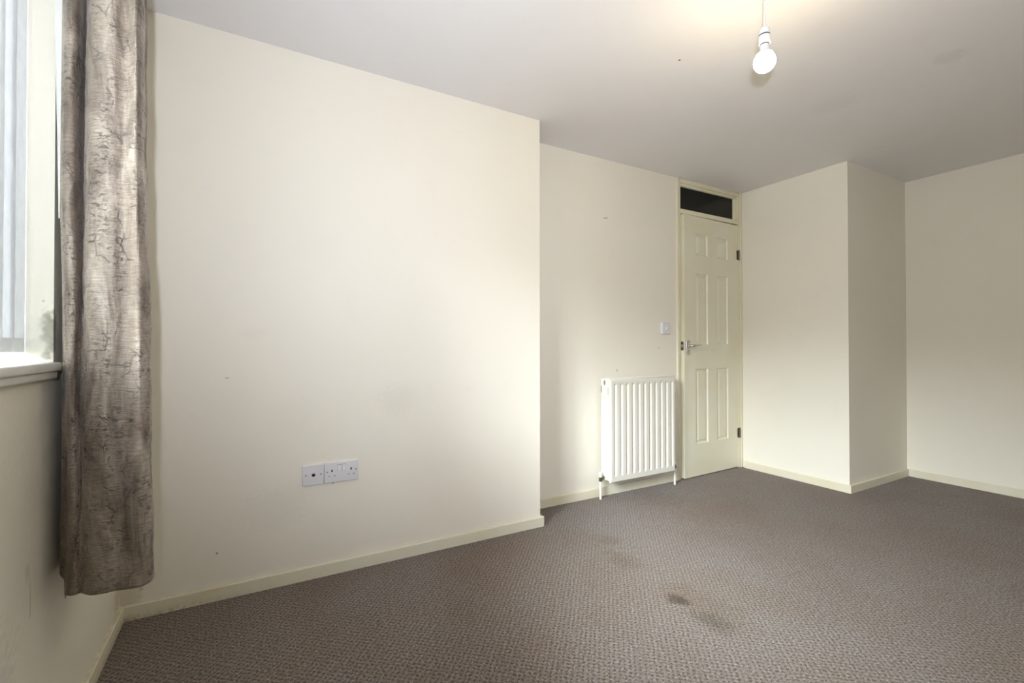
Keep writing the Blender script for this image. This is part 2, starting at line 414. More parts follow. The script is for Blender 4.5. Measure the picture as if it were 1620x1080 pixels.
struct('wall_hall', M_hall, [(2.3, 2.4, D + 0.16, 1.7, 0, H), (X3, X3 + 0.12, D + 0.16, 1.72, 0, H), (2.3, X3, 1.6, 1.72, 0, H)], 'dark hallway wall beyond the door glass', cat='wall')

# skirting boards: h 54 mm showing above the pile, 16 mm thick
SH, ST = 0.054, 0.0162
def skirt(name, boxes, label):
    bm = NB()
    for b in boxes:
        vs = box(bm, *b)
    # soften the long top edges
    es = [ed for ed in bm.edges if all(abs(v.co.z - SH) < 1e-5 for v in ed.verts) and ed.calc_length() > 0.1]
    bmesh.ops.bevel(bm, geom=es, offset=0.0028, segments=3, affect='EDGES')
    o = link(name, bm, M_skirt, smooth=35); tag(o, label, 'skirting board', None, 'structure')
skirt('baseboard_left', [(0, ST, YR, -ST, 0, SH)], 'cream skirting board under the window, mouldy top edge')
skirt('baseboard_back', [(0, X1 + ST, -ST, 0, 0, SH)], 'cream skirting board along the wall with the sockets')
skirt('baseboard_return', [(X1, X1 + ST, 0, D, 0, SH)], 'short cream skirting return into the alcove')
skirt('baseboard_alcove', [(X1 + ST, 3.184, D - ST, D, 0, SH)], 'cream skirting board below the radiator')
skirt('baseboard_end', [(X2 - ST, X2, B - ST, D - 0.035, 0, SH)], 'cream skirting board right of the door')
skirt('baseboard_side', [(X2, X3 - ST, B - ST, B, 0, SH)], 'cream skirting board on the side of the boxed-out wall')
skirt('baseboard_right', [(X3 - ST, X3, YR, B, 0, SH)], 'cream skirting board on the right end wall')
skirt('baseboard_rear', [(ST, X3 - ST, YR, YR + ST, 0, SH)], 'cream skirting board behind the viewer')

# ------------------------------------------------------------------ door frame with glazed transom
JL, JR = 3.186, X2 - 0.001
fy = D - 0.014
o = NB()
box(o, JL, JL + 0.018, fy, D + 0.16, 0, H - 0.001, 0.002)                 # outer lining edge left (proud strip)
box(o, JL + 0.018, JL + 0.040, fy + 0.008, D + 0.16, 0, H - 0.002, 0.002) # jamb left
box(o, JR - 0.020, JR, fy, D + 0.16, 0, H - 0.001, 0.002)
box(o, JR - 0.040, JR - 0.020, fy + 0.008, D + 0.16, 0, H - 0.002, 0.002)
box(o, JL + 0.040, JR - 0.040, fy + 0.004, D + 0.16, H - 0.032, H - 0.002, 0.002)
box(o, JL + 0.040, JR - 0.040, fy + 0.002, D + 0.16, 1.992, 2.026, 0.002)
# door stops inside the rebate
box(o, JL + 0.040, JL + 0.052, D + 0.050, D + 0.09, 0, 1.992, 0.001)
box(o, JR - 0.052, JR - 0.040, D + 0.050, D + 0.09, 0, 1.992, 0.001)
trim = link('trim_1', o, M_frame, smooth=35); tag(trim, 'cream door frame with a glazed light above, reaching the ceiling', 'door frame', None, 'structure')
# transom light: beading and pane
wt = empty('window_2', (3.57, D + 0.03, 2.026), 'narrow dark glazed light above the door', 'window', kind='structure')
def rel(ob, parent):
    ob.parent = parent; ob.matrix_parent_inverse = parent.matrix_basis.inverted(); return ob
bm = NB()
ax0, ax1, az0, az1 = JL + 0.040, JR - 0.040, 2.026, H - 0.032
box(bm, ax0, ax1, D + 0.008, D + 0.030, az1 - 0.016, az1, 0.0015)
box(bm, ax0, ax1, D + 0.012, D + 0.030, az0, az0 + 0.010, 0.0015)
box(bm, ax0, ax0 + 0.012, D + 0.008, D + 0.030, az0 + 0.010, az1 - 0.016, 0.0015)
box(bm, ax1 - 0.022, ax1, D + 0.008, D + 0.030, az0 + 0.010, az1 - 0.016, 0.0015)
rel(link('glazing_bead', bm, M_frame, smooth=35), wt)
bm = NB(); box(bm, ax0, ax1, D + 0.031, D + 0.035, az0, az1); rel(link('glass_pane', bm, M_glass), wt)

# ------------------------------------------------------------------ six-panel door, slightly ajar (hinged on the right)
DW, DH, DT = 0.676, 1.975, 0.038
hx = JR - 0.042
door = empty('door_1', (hx, D - 0.004, 0.008), 'cream six-panel door standing slightly ajar', 'door', rz=0.042, kind='structure')
# local frame: x from -DW..0 (0 = hinge), y 0 = room face (towards -y), +y = thickness
def door_leaf():
    bm = NB()
    panels = []
    for (pz0, pz1) in ((0.242, 0.812), (0.998, 1.542), (1.680, 1.846)):
        for (px0, px1) in ((-0.545, -0.396), (-0.284, -0.138)):
            panels.append((px0, px1, pz0, pz1))
    xs = sorted({-DW, 0.0} | {p[0] for p in panels} | {p[1] for p in panels})
    zs = sorted({0.0, DH} | {p[2] for p in panels} | {p[3] for p in panels})
    V = {}
    def v(x, y, z):
        k = (round(x, 5), round(y, 5), round(z, 5))
        if k not in V: V[k] = bm.verts.new(k)
        return V[k]
    for side in (0, 1):
        yb = 0.0 if side == 0 else DT; sg = 1 if side == 0 else -1
        for i in range(len(xs) - 1):
            for j in range(len(zs) - 1):
                x0, x1, z0, z1 = xs[i], xs[i + 1], zs[j], zs[j + 1]
                if (x0, x1, z0, z1) in panels:
                    # moulded recess, then a raised field
                    steps = [(0, 0), (0.002, 0.0020), (0.006, 0.0085), (0.011, 0.0105), (0.016, 0.0100), (0.028, 0.0040), (0.031, 0.0025)]
                    for (o0, d0), (o1, d1) in zip(steps, steps[1:]):
                        A = [(x0 + o0, z0 + o0), (x1 - o0, z0 + o0), (x1 - o0, z1 - o0), (x0 + o0, z1 - o0)]
                        Bq = [(x0 + o1, z0 + o1), (x1 - o1, z0 + o1), (x1 - o1, z1 - o1), (x0 + o1, z1 - o1)]
                        for k in range(4):
                            k2 = (k + 1) % 4
                            bm.faces.new((v(A[k][0], yb + sg * d0, A[k][1]), v(A[k2][0], yb + sg * d0, A[k2][1]),
                                          v(Bq[k2][0], yb + sg * d1, Bq[k2][1]), v(Bq[k][0], yb + sg * d1, Bq[k][1])))
                    oo, dd = steps[-1]
                    bm.faces.new([v(a, yb + sg * dd, b) for a, b in ((x0 + oo, z0 + oo), (x1 - oo, z0 + oo), (x1 - oo, z1 - oo), (x0 + oo, z1 - oo))])
                else:
                    bm.faces.new((v(x0, yb, z0), v(x1, yb, z0), v(x1, yb, z1), v(x0, yb, z1)))
    for i in range(len(xs) - 1):
        for z in (0.0, DH): bm.faces.new((v(xs[i], 0, z), v(xs[i + 1], 0, z), v(xs[i + 1], DT, z), v(xs[i], DT, z)))
    for j in range(len(zs) - 1):
        for x in (-DW, 0.0): bm.faces.new((v(x, 0, zs[j]), v(x, 0, zs[j + 1]), v(x, DT, zs[j + 1]), v(x, DT, zs[j])))
    return bm
leaf = link('door_leaf', door_leaf(), M_door, door, smooth=25)
# lever handle on a short backplate
bm = NB()
hxl, hz = -DW + 0.038, 0.988
box(bm, hxl - 0.020, hxl + 0.020, -0.007, 0.0, hz - 0.066, hz + 0.040, 0.005, 3)
hp = link('handle_plate', bm, M_chrome, door, smooth=35)
bm = NB()
tube(bm, [(hxl, -0.004, hz), (hxl, -0.030, hz), (hxl + 0.003, -0.040, hz), (hxl + 0.012, -0.046, hz), (hxl + 0.032, -0.048, hz + 0.001), (hxl + 0.084, -0.047, hz + 0.003), (hxl + 0.096, -0.045, hz + 0.002)],
     [0.011, 0.010, 0.0095, 0.009, 0.0082, 0.0072, 0.006], 16)
link('lever', bm, M_chrome, hp, smooth=50)
for k, zz in enumerate((hz + 0.031, hz - 0.056)):
    bm = NB(); lathe(bm, [(0.0001, 0.0082), (0.003, 0.0080), (0.0042, 0.0068)], (hxl, 0, zz), 14, 'Y')
    link('screw', bm, M_screw, hp, smooth=50)
bm = NB(); lathe(bm, [(0.0, 0.0098), (0.006, 0.0092), (0.0065, 0.006)], (hxl, 0, hz - 0.040), 16, 'Y'); link('lock_cap', bm, M_screw, hp, smooth=40)
# latch plate on the leading edge
bm = NB(); box(bm, -DW - 0.0015, -DW + 0.002, 0.008, 0.031, hz - 0.034, hz + 0.032, 0.0006)
lp = link('latch_plate', bm, M_brass, door); lp['label'] = 'dark metal latch plate'
bm = NB(); box(bm, -DW - 0.008, -DW - 0.001, 0.012, 0.026, hz - 0.012, hz + 0.012, 0.002)
link('latch_bolt', bm, M_chrome, lp)
for zz in (1.733, 0.276):
    bm = NB()
    tube(bm, [(0.004, -0.007, zz - 0.038), (0.004, -0.007, zz + 0.038)], 0.0065, 14)
    for q in (-0.040, 0.040): lathe(bm, [(0, q + 0.004), (0.004, q + 0.002), (0.0045, q - 0.002), (0, q - 0.003)], (0.004, -0.007, zz), 12)
    box(bm, -0.018, 0.004, -0.0012, 0.0008, zz - 0.038, zz + 0.038)
    for q in (-0.020, 0.0, 0.020):
        lathe(bm, [(0.0, 0.0024), (0.003, 0.0016), (0.0034, 0.0)], (-0.012, -0.0006, zz + q), 10, 'Y')
    ho = link('hinge', bm, M_brass, door, smooth=40); ho['label'] = 'dark metal butt hinge'

# ------------------------------------------------------------------ radiator
RX0, RX1, RZ0, RZ1, RYF, RYB = 2.431, 3.028, 0.113, 0.777, 0.1152, 0.205
rad = empty('radiator', ((RX0 + RX1) / 2, D, 0.0), 'white ribbed panel radiator on the alcove wall beside the door', 'radiator')
def panel(name, yf, sign, parent):
    """pressed steel panel with 11 vertical flutes, curved edges"""
    bm = NB()
    nf = 11; p0, p1 = RX0 + 0.0415, RX1 - 0.0345
    pitch = (p1 - p0) / (nf - 1)
    fz0, fz1 = 0.152, 0.7500
    nx, nz = 330, 130
    def depth(x, z):
        k = round((x - p0) / pitch); k = max(0, min(nf - 1, k))
        cx = p0 + k * pitch; hw = 0.0125
        dz = 0.0
        if z > fz1 - hw: dz = z - (fz1 - hw)
        if z < fz0 + hw: dz = (fz0 + hw) - z
        r = math.hypot(x - cx, dz) / hw
        f = 0.0 if r >= 1.15 else 0.5 * (1 + math.cos(math.pi * min(1, max(0, (r - 0.10) / 1.05))))
        e = min(x - RX0, RX1 - x, z - RZ0, RZ1 - z)
        edge = 0.0
        if e < 0.010: edge = 0.010 - math.sqrt(max(0, 0.010 ** 2 - (0.010 - e) ** 2))
        return f * 0.0095 + edge
    zs = [RZ0 + (RZ1 - RZ0) * 0.5 * (1 - math.cos(math.pi * j / nz)) for j in range(nz + 1)]
    xs = [RX0 + (RX1 - RX0) * i / nx for i in range(nx + 1)]
    xs = sorted(set(xs + [RX0 + t for t in (0.0004, 0.001, 0.0025)] + [RX1 - t for t in (0.0004, 0.001, 0.0025)]))
    G = [[bm.verts.new((x, yf + sign * depth(x, z), z)) for z in zs] for x in xs]
    for i in range(len(xs) - 1):
        for j in range(nz): bm.faces.new((G[i][j], G[i + 1][j], G[i + 1][j + 1], G[i][j + 1]))
    # return flange
    rim = [G[i][0] for i in range(len(xs))] + [G[-1][j] for j in range(1, nz + 1)] + [G[i][-1] for i in range(len(xs) - 2, -1, -1)] + [G[0][j] for j in range(nz - 1, 0, -1)]
    back = [bm.verts.new((v.co.x, v.co.y + sign * 0.006, v.co.z)) for v in rim]
    for k in range(len(rim)):
        k2 = (k + 1) % len(rim); bm.faces.new((rim[k], rim[k2], back[k2], back[k]))
    bm.faces.new(back)
    return rel(link(name, bm, M_rad, smooth=60), parent)
panel('front_panel', RYF, 1, rad)
panel('rear_panel', RYB + 0.002, -1, rad)
# convector fins between the panels (seen from below and from the side)
bm = NB()
for k in range(22):
    x = RX0 + 0.03 + k * 0.0255
    box(bm, x, x + 0.0012, RYF + 0.018, RYB - 0.018, RZ0 + 0.03, RZ1 - 0.03)
rel(link('convector_fins', bm, M_rad), rad)
# top cover: thin lid with slots, overhanging lips
bm = NB()
box(bm, RX0 - 0.003, RX1 + 0.003, RYF + 0.004, RYF + 0.014, RZ1 + 0.004, RZ1 + 0.010, 0.002)
box(bm, RX0 - 0.003, RX1 + 0.003, RYB - 0.012, RYB + 0.000, RZ1 + 0.004, RZ1 + 0.010, 0.002)
nn = 26
for k in range(nn + 1):
    x = RX0 - 0.003 + (RX1 - RX0 + 0.006 - 0.009) * k / nn
    box(bm, x, x + 0.009, RYF + 0.012, RYB - 0.010, RZ1 + 0.0045, RZ1 + 0.0095)
box(bm, RX0 - 0.003, RX1 + 0.003, RYF + 0.003, RYF + 0.005, RZ1 - 0.004, RZ1 + 0.008, 0.0006)
rel(link('top_grille', bm, M_rad, smooth=35), rad)
# side covers; the left one shows an oval hole and a slot
def side_cover(x0, x1, hole):
    bm = NB()
    ya, yb, za, zb = RYF + 0.010, RYB + 0.001, RZ0 + 0.012, RZ1 + 0.004
    cy, cz, ry, rz = 0.172, 0.756, 0.0105, 0.0165
    if not hole:
        box(bm, x0, x1, ya, yb, za, zb, 0.0005); return bm
    n = 28
    for x in (x0, x1):
        inner = [bm.verts.new((x, cy + ry * math.cos(2 * math.pi * k / n), cz + rz * math.sin(2 * math.pi * k / n))) for k in range(n)]
        outer = []
        zt = zb; zl = cz - 0.04
        for k in range(n):
            a = 2 * math.pi * k / n; c, s = math.cos(a), math.sin(a)
            tx = (yb - cy) / c if c > 1e-6 else (ya - cy) / c if c < -1e-6 else 1e9
            tz = (zt - cz) / s if s > 1e-6 else (zl - cz) / s if s < -1e-6 else 1e9
            tt = min(tx, tz); outer.append(bm.verts.new((x, cy + c * tt, cz + s * tt)))
        for k in range(n):
            k2 = (k + 1) % n; bm.faces.new((inner[k], inner[k2], outer[k2], outer[k]))
        if x == x0: i0, o0 = inner, outer
        else: i1, o1 = inner, outer
    for k in range(n):
        k2 = (k + 1) % n; bm.faces.new((i0[k], i0[k2], i1[k2], i1[k]))
        bm.faces.new((o0[k], o0[k2], o1[k2], o1[k]))
    box(bm, x0, x1, ya, yb, za, cz - 0.04)
    return bm
sc = rel(link('side_cover', side_cover(RX0 - 0.001, RX0 + 0.001, True), M_rad), rad)
bm = NB(); box(bm, RX0 - 0.0014, RX0 - 0.0006, RYF + 0.021, RYF + 0.0235, 0.680, 0.727); s_ = link('slot', bm, M_gap); s_.parent = sc
bm = NB(); box(bm, RX0 - 0.0014, RX0 - 0.0006, RYB - 0.004, RYB + 0.0012, 0.690, 0.735); s_ = link('slot', bm, M_gap); s_.parent = sc
rel(link('side_cover', side_cover(RX1 - 0.001, RX1 + 0.001, False), M_rad), rad)
# valves and pipe tails
def valve(cx, sgn, cy, cz, cap_h):
    bm = NB()
    lathe(bm, [(0, -0.022), (0.009, -0.022), (0.0115, -0.016), (0.0115, -0.006), (0.0095, -0.004), (0.0105, 0.010), (0, 0.011)], (cx, cy, cz), 20)
    tube(bm, [(cx, cy, cz), (cx + sgn * 0.012, cy, cz + 0.001)], 0.0085, 16)
    tube(bm, [(cx + sgn * 0.010, cy, cz), (cx + sgn * 0.024, cy, cz)], 0.0135, 6)
    tube(bm, [(cx + sgn * 0.022, cy, cz), (cx + sgn * (0.042 if sgn > 0 else 0.056), cy, cz)], 0.0085, 14)
    b = rel(link('valve_body', bm, M_brass, smooth=40), rad); b['label'] = 'tarnished metal valve body'
    bm = NB()
    lathe(bm, [(0, cap_h), (0.009, cap_h), (0.0115, cap_h - 0.004), (0.0125, 0.008), (0.0115, 0.006), (0, 0.006)], (cx, cy, cz), 24)
    c = link('valve_cap', bm, M_pipe, smooth=40); c.parent = b
    bm = NB()
    lathe(bm, [(0.0075, 0.0), (0.0078, 0.004), (0.0076, cz - 0.055), (0.0078, cz - 0.022)], (cx, cy, 0), 18)
    rel(link('pipe_tail', bm, M_pipe, smooth=60), rad)
valve(RX0 - 0.030, 1, 0.180, 0.138, 0.040)
valve(RX1 + 0.048, -1, 0.165, 0.140, 0.034)
# wall brackets behind the radiator
for x in (RX0 + 0.10, RX1 - 0.10):
    bm = NB(); box(bm, x - 0.015, x + 0.015, RYB + 0.002, D - 0.0005, RZ0 + 0.05, RZ1 - 0.08, 0.001)
    rel(link('wall_bracket', bm, M_rad), rad)

# ------------------------------------------------------------------ switch and sockets
def plate_bm(x0, x1, y, z0, z1, t, bev=0.003, back=0.0):
    """moulded face plate standing off the wall plane y"""
    bm = NB(); box(bm, x0, x1, y - t, y, z0, z1)
    es = [ed for ed in bm.edges if all(abs(v.co.y - (y - t)) < 1e-6 for v in ed.verts)]
    bmesh.ops.bevel(bm, geom=es, offset=bev, segments=3, affect='EDGES', profile=0.6)
    return bm
def disc(bm, x, y, z, r, h, seg=18):
    lathe(bm, [(0, h), (r * 0.75, h), (r, h * 0.6), (r, 0)], (x, y, z), seg, 'Y')

sw = empty('light_switch', (3.058, D, 1.125), 'white single light switch on the wall above the radiator, beside the door frame', 'light switch')
bm = plate_bm(3.021, 3.100, D, 1.084, 1.166, 0.018, 0.004); rel(link('switch_plate', bm, M_plate, smooth=40), sw)
bm = NB(); box(bm, 3.054, 3.067, D - 0.022, D - 0.016, 1.112, 1.137, 0.0015); rel(link('rocker', bm, M_rocker, smooth=40), sw)
for xx in (3.031, 3.090):
    bm = NB(); disc(bm, xx, D - 0.0178, 1.125, 0.0032, 0.0009); rel(link('screw', bm, M_plate, smooth=50), sw)

# single aerial plate, left
TP = 0.0095
ap = empty('aerial_socket', (0.650, 0, 0.441), 'white square single outlet plate with one round black hole, left of the double socket', 'socket')
rel(link('face_plate', plate_bm(0.6075, 0.6925, 0, 0.3985, 0.4845, TP), M_plate, smooth=40), ap)
bm = NB(); lathe(bm, [(0.0062, 0.0), (0.0078, 0.0), (0.0078, 0.0012), (0.0062, 0.0012), (0.0062, 0.0)], (0.6505, -TP, 0.442), 24, 'Y'); rg = rel(link('outlet_ring', bm, M_screw, smooth=40), ap)
bm = NB(); disc(bm, 0.6505, -TP + 0.0001, 0.442, 0.0066, 0.0007); rel(link('outlet_hole', bm, M_black), ap)
for xx in (0.6205, 0.6805):
    bm = NB(); disc(bm, xx, -TP, 0.443, 0.0036, 0.0008); rel(link('screw', bm, M_screw, smooth=50), ap)
# double socket
dp = empty('double_socket', (0.767, 0, 0.442), 'white double power socket with two rocker switches, right of the single outlet plate', 'socket')
rel(link('face_plate', plate_bm(0.6945, 0.8390, 0, 0.3990, 0.4865, TP), M_plate, smooth=40), dp)
for xx in (0.706, 0.8265):
    bm = NB(); disc(bm, xx, -TP, 0.4465, 0.0034, 0.0008); rel(link('screw', bm, M_screw, smooth=50), dp)
for cx in (0.7255, 0.8065):
    bm = NB()
    box(bm, cx - 0.0028, cx + 0.0028, -TP - 0.0005, -TP + 0.001, 0.4455, 0.4555)
    rel(link('earth_slot', bm, M_black), dp)
    for q in (-0.011, 0.011):
        bm = NB(); box(bm, cx + q - 0.0036, cx + q + 0.0036, -TP - 0.0004, -TP + 0.001, 0.4265, 0.4300); rel(link('pin_slot', bm, M_screw), dp)
for x0 in (0.7500, 0.7685):
    bm = NB(); box(bm, x0 - 0.0008, x0 + 0.0133, -TP - 0.0004, -TP + 0.001, 0.4465, 0.4753)
    rel(link('rocker_recess', bm, M_screw), dp)
    bm = NB()
    vs = box(bm, x0, x0 + 0.0125, -TP - 0.0035, -TP + 0.001, 0.4475, 0.4745)
    for v_ in bm.verts:
        if v_.co.y < -TP and v_.co.z > 0.46: v_.co.y += 0.002
    bmesh.ops.bevel(bm, geom=list(bm.edges), offset=0.0012, segments=2, affect='EDGES')
    rel(link('rocker', bm, M_rocker, smooth=40), dp)

# ------------------------------------------------------------------ pendant lamp
LX, LY, LZ = 1.9440, -1.2225, 1.972
pend = empty('pendant_lamp', (LX, LY, H), 'bare glowing bulb hanging from the ceiling on a white flex', 'ceiling lamp')
bm = NB(); lathe(bm, [(0, H), (0.040, H), (0.041, H - 0.006), (0.036, H - 0.016), (0.012, H - 0.026), (0.005, H - 0.028), (0, H - 0.028)][::-1], (LX, LY, 0), 40)
rel(link('ceiling_rose', bm, M_holder, smooth=40), pend)
bm = NB(); tube(bm, [(LX, LY, H - 0.02), (LX - 0.0006, LY, H - 0.10), (LX, LY, LZ + 0.112)], 0.0034, 12); rel(link('flex', bm, M_cord, smooth=60), pend)
bm = NB()
lathe(bm, [(0.004, 0.119), (0.010, 0.1185), (0.0160, 0.113), (0.0172, 0.108), (0.0176, 0.0935), (0.0160, 0.0930), (0.0160, 0.0890),
           (0.0182, 0.0885), (0.0188, 0.084), (0.0190, 0.0615), (0.0178, 0.060), (0.0150, 0.060)], (LX, LY, LZ), 40)
hol = rel(link('lampholder', bm, M_holder, smooth=35), pend)
bm = NB(); lathe(bm, [(0.0163, 0.0930), (0.0174, 0.0928), (0.0177, 0.0893), (0.0163, 0.0890)], (LX, LY, LZ), 40)
gp = link('groove', bm, M_black, smooth=35); gp.parent = hol; gp['label'] = 'black gap between the holder and its ring'
bm = NB(); lathe(bm, [(0.0150, 0.061), (0.0152, 0.057), (0.0135, 0.054), (0.0130, 0.046)], (LX, LY, LZ), 32)
cp = rel(link('bulb_cap', bm, M_brass, smooth=40), pend)
bm = NB()
bp_ = [(0.0, 0.0565), (0.0148, 0.0565), (0.0150, 0.044), (0.0190, 0.036), (0.0250, 0.027), (0.0262, 0.0255)]
lathe(bm, bp_, (LX, LY, LZ), 40)
rel(link('bulb_collar', bm, M_holder, smooth=40), pend)
bm = NB()
prof = [(0.0262, 0.0254)]
for k in range(0, 15):
    a = math.radians(42 - k * 132 / 14)
    prof.append((0.0345 * math.cos(a), 0.0345 * math.sin(a)))
prof[-1] = (0, -0.0345)
lathe(bm, prof, (LX, LY, LZ), 40)
rel(link('bulb', bm, M_bulb, smooth=180), pend)

# ------------------------------------------------------------------ window: upvc frame, glass, sill
win = empty('window_1', (-0.18, (WY0 + WY1) / 2, WZ0), 'bright window behind the vertical blinds', 'window', kind='structure')
fx0, fx1 = -0.235, -0.175
bm = NB()
box(bm, fx0, fx1, WY0, WY1, WZ0 + 0.018, WZ0 + 0.073, 0.004); box(bm, fx0, fx1, WY0, WY1, WZ1 - 0.055, WZ1, 0.004)
box(bm, fx0, fx1, WY0, WY0 + 0.055, WZ0 + 0.073, WZ1 - 0.055, 0.004); box(bm, fx0, fx1, WY1 - 0.055, WY1, WZ0 + 0.073, WZ1 - 0.055, 0.004)
ym = (WY0 + WY1) / 2
box(bm, fx0, fx1, ym - 0.032, ym + 0.032, WZ0 + 0.073, WZ1 - 0.055, 0.004)
rel(link('window_frame', bm, M_upvc, smooth=35), win)
for a, b_ in ((WY0 + 0.05, ym - 0.03), (ym + 0.03, WY1 - 0.05)):
    bm = NB(); box(bm, -0.207, -0.203, a, b_, WZ0 + 0.068, WZ1 - 0.05); rel(link('glass_pane', bm, M_glass), win)
bm = NB()
SZ = 0.9605
box(bm, fx0, 0.0, WY0 - 0.0, WY1, WZ0, SZ)
box(bm, -0.002, 0.026, WY0 - 0.04, -0.712, SZ - 0.020, SZ, 0.0045, 3)
box(bm, -0.002, 0.019, WY0 - 0.04, -0.714, SZ - 0.037, SZ - 0.0200, 0.004, 3)
sill = rel(link('window_sill', bm, M_sill, smooth=35), win)
sill['label'] = 'white painted sill board with scuffed front edge'

# ------------------------------------------------------------------ vertical blind
bl = empty('vertical_blind', (-0.08, ym, WZ1), 'white vertical slat blind hanging in the window', 'window blind')
bm = NB(); box(bm, -0.105, -0.060, WY0 + 0.005, WY1 - 0.005, WZ1 - 0.040, WZ1 - 0.004, 0.003); rel(link('headrail', bm, M_upvc, smooth=35), bl)
def slat_bm():
    bm = NB(); n = 10; wd = 0.068; z0, z1 = 0.984, WZ1 - 0.045
    zz = [z0, z0 + 0.035, z0 + 0.04, 1.3, 1.7, z1]
    rows = []
    for z in zz:
        row = []
        for i in range(n + 1):
            s = (i / n - 0.5) * wd
            row.append((s, 0.004 * (1 - (2 * i / n - 1) ** 2), z))
        rows.append(row)
    for off in (0, 0.0006):
        G = [[bm.verts.new((x, y + off, z)) for x, y, z in r] for r in rows]
        for a in range(len(G) - 1):
            for i in range(n): bm.faces.new((G[a][i], G[a][i + 1], G[a + 1][i + 1], G[a + 1][i]))
        if off == 0: G0 = G
    for a in range(len(G) - 1):
        for i in (0, n): bm.faces.new((G0[a][i], G0[a + 1][i], G[a + 1][i], G[a][i]))
    return bm
slat0 = link('slat', slat_bm(), M_slat, smooth=60)
bm = NB(); box(bm, -0.031, 0.031, 0.0015, 0.0050, 0.985, 1.017, 0.0008)
wgt0 = link('bottom_weight', bm, M_upvc)
bm = NB()
tube(bm, [(0.031, 0.004, 1.018), (0.036, 0.004, 1.022), (0.041, 0.004, 1.018), (0.041, 0.004, 1.006), (0.036, 0.004, 1.002), (0.031, 0.004, 1.005)], 0.0014, 8)
clip0 = link('chain_clip', bm, M_upvc, smooth=60)
bm = NB(); tube(bm, [(0, 0.002, WZ1 - 0.05), (0, 0.002, WZ1 - 0.036)], 0.003, 8); st0 = link('hanger', bm, M_upvc)
y = WY1 - 0.0345; first = True
while y > WY0 + 0.03:
    if first: a, bq, c, d_ = slat0, wgt0, clip0, st0
    else:
        a, bq, c, d_ = slat0.copy(), wgt0.copy(), clip0.copy(), st0.copy()
        for q in (a, bq, c, d_): COL.objects.link(q)
    turn = 82 if y > -0.90 else 25                      # slats by the curtain nearly shut; unseen rest turned open to admit daylight
    a.location = (-0.055, y, 0); a.rotation_euler = (0, 0, math.radians(turn + random.uniform(-2, 2)))
    a.parent = bl; a.matrix_parent_inverse = bl.matrix_basis.inverted()
    for q in (bq, c, d_):
        q.parent = a; q.location = (0, 0, 0)
    first = False
    y -= 0.056

# ------------------------------------------------------------------ curtain
CT = [ # height, plan outline from hidden back edge, round the front fold, to the hidden back edge
 (2.115, [(0.020, -0.42), (0.018, -0.56), (0.013, -0.6575), (0.0178, -0.6972), (0.0399, -0.7384), (0.057, -0.7366), (0.0529, -0.6711), (0.0514, -0.6415), (0.07, -0.7152), (0.0907, -0.7672), (0.1140, -0.7850), (0.1310, -0.7890), (0.1507, -0.7839), (0.1709, -0.8068), (0.1762, -0.7754), (0.1687, -0.7136), (0.1549, -0.6599), (0.1579, -0.6386), (0.1634, -0.6187), (0.148, -0.541), (0.0944, -0.4417), (0.045, -0.4356)]),
 (1.35, [(0.020, -0.42), (0.018, -0.56), (0.013, -0.6556), (0.0150, -0.6952), (0.0323, -0.7341), (0.0481, -0.7315), (0.0525, -0.6938), (0.0531, -0.6769), (0.0678, -0.7255), (0.0844, -0.7636), (0.1104, -0.7840), (0.1290, -0.7880), (0.1494, -0.7832), (0.1749, -0.8034), (0.1854, -0.7805), (0.1836, -0.7336), (0.1705, -0.6687), (0.1652, -0.6427), (0.1642, -0.6192), (0.148, -0.541), (0.0944, -0.4417), (0.045, -0.4356)]),
 (0.96, [(0.020, -0.42), (0.018, -0.56), (0.014, -0.6594), (0.0272, -0.6967), (0.0404, -0.7272), (0.0516, -0.737), (0.0564, -0.7248), (0.0613, -0.7218), (0.0709, -0.7387), (0.0847, -0.7603), (0.1085, -0.7740), (0.1280, -0.7745), (0.1497, -0.7718), (0.1806, -0.7951), (0.194, -0.7739), (0.1938, -0.7393), (0.1818, -0.6751), (0.1752, -0.6484), (0.1686, -0.6216), (0.148, -0.541), (0.0944, -0.4417), (0.045, -0.4356)]),
 (0.423, [(0.020, -0.42), (0.016, -0.56), (0.0105, -0.6571), (0.0328, -0.7056), (0.0387, -0.7205), (0.0519, -0.7337), (0.0612, -0.7355), (0.0683, -0.7372), (0.0769, -0.7456), (0.0904, -0.7555), (0.1108, -0.7613), (0.1341, -0.763), (0.1578, -0.765), (0.1824, -0.7616), (0.1979, -0.7417), (0.2003, -0.7143), (0.1914, -0.669), (0.1821, -0.6408), (0.1726, -0.6124), (0.151, -0.5428), (0.0944, -0.4417), (0.045, -0.4356)])]
def smooth(t): return t * t * (3 - 2 * t)
def level(z):
    for (za, A), (zb, Bq) in zip(CT, CT[1:]):
        if z >= zb - 1e-9:
            t = min(1, max(0, (za - z) / (za - zb))); t = 0.5 * t + 0.5 * smooth(t)
            return [Vector((a[0] + (b[0] - a[0]) * t, a[1] + (b[1] - a[1]) * t, 0)) for a, b in zip(A, Bq)]
    return [Vector((*a, 0)) for a in CT[-1][1]]
def crom(P, s):
    n = len(P) - 1; i = min(int(s), n - 1); t = s - i
    p0, p1, p2, p3 = P[max(0, i - 1)], P[i], P[i + 1], P[min(n, i + 2)]
    return 0.5 * ((2 * p1) + (p2 - p0) * t + (2 * p0 - 5 * p1 + 4 * p2 - p3) * t * t + (3 * p1 - p0 - 3 * p2 + p3) * t ** 3)
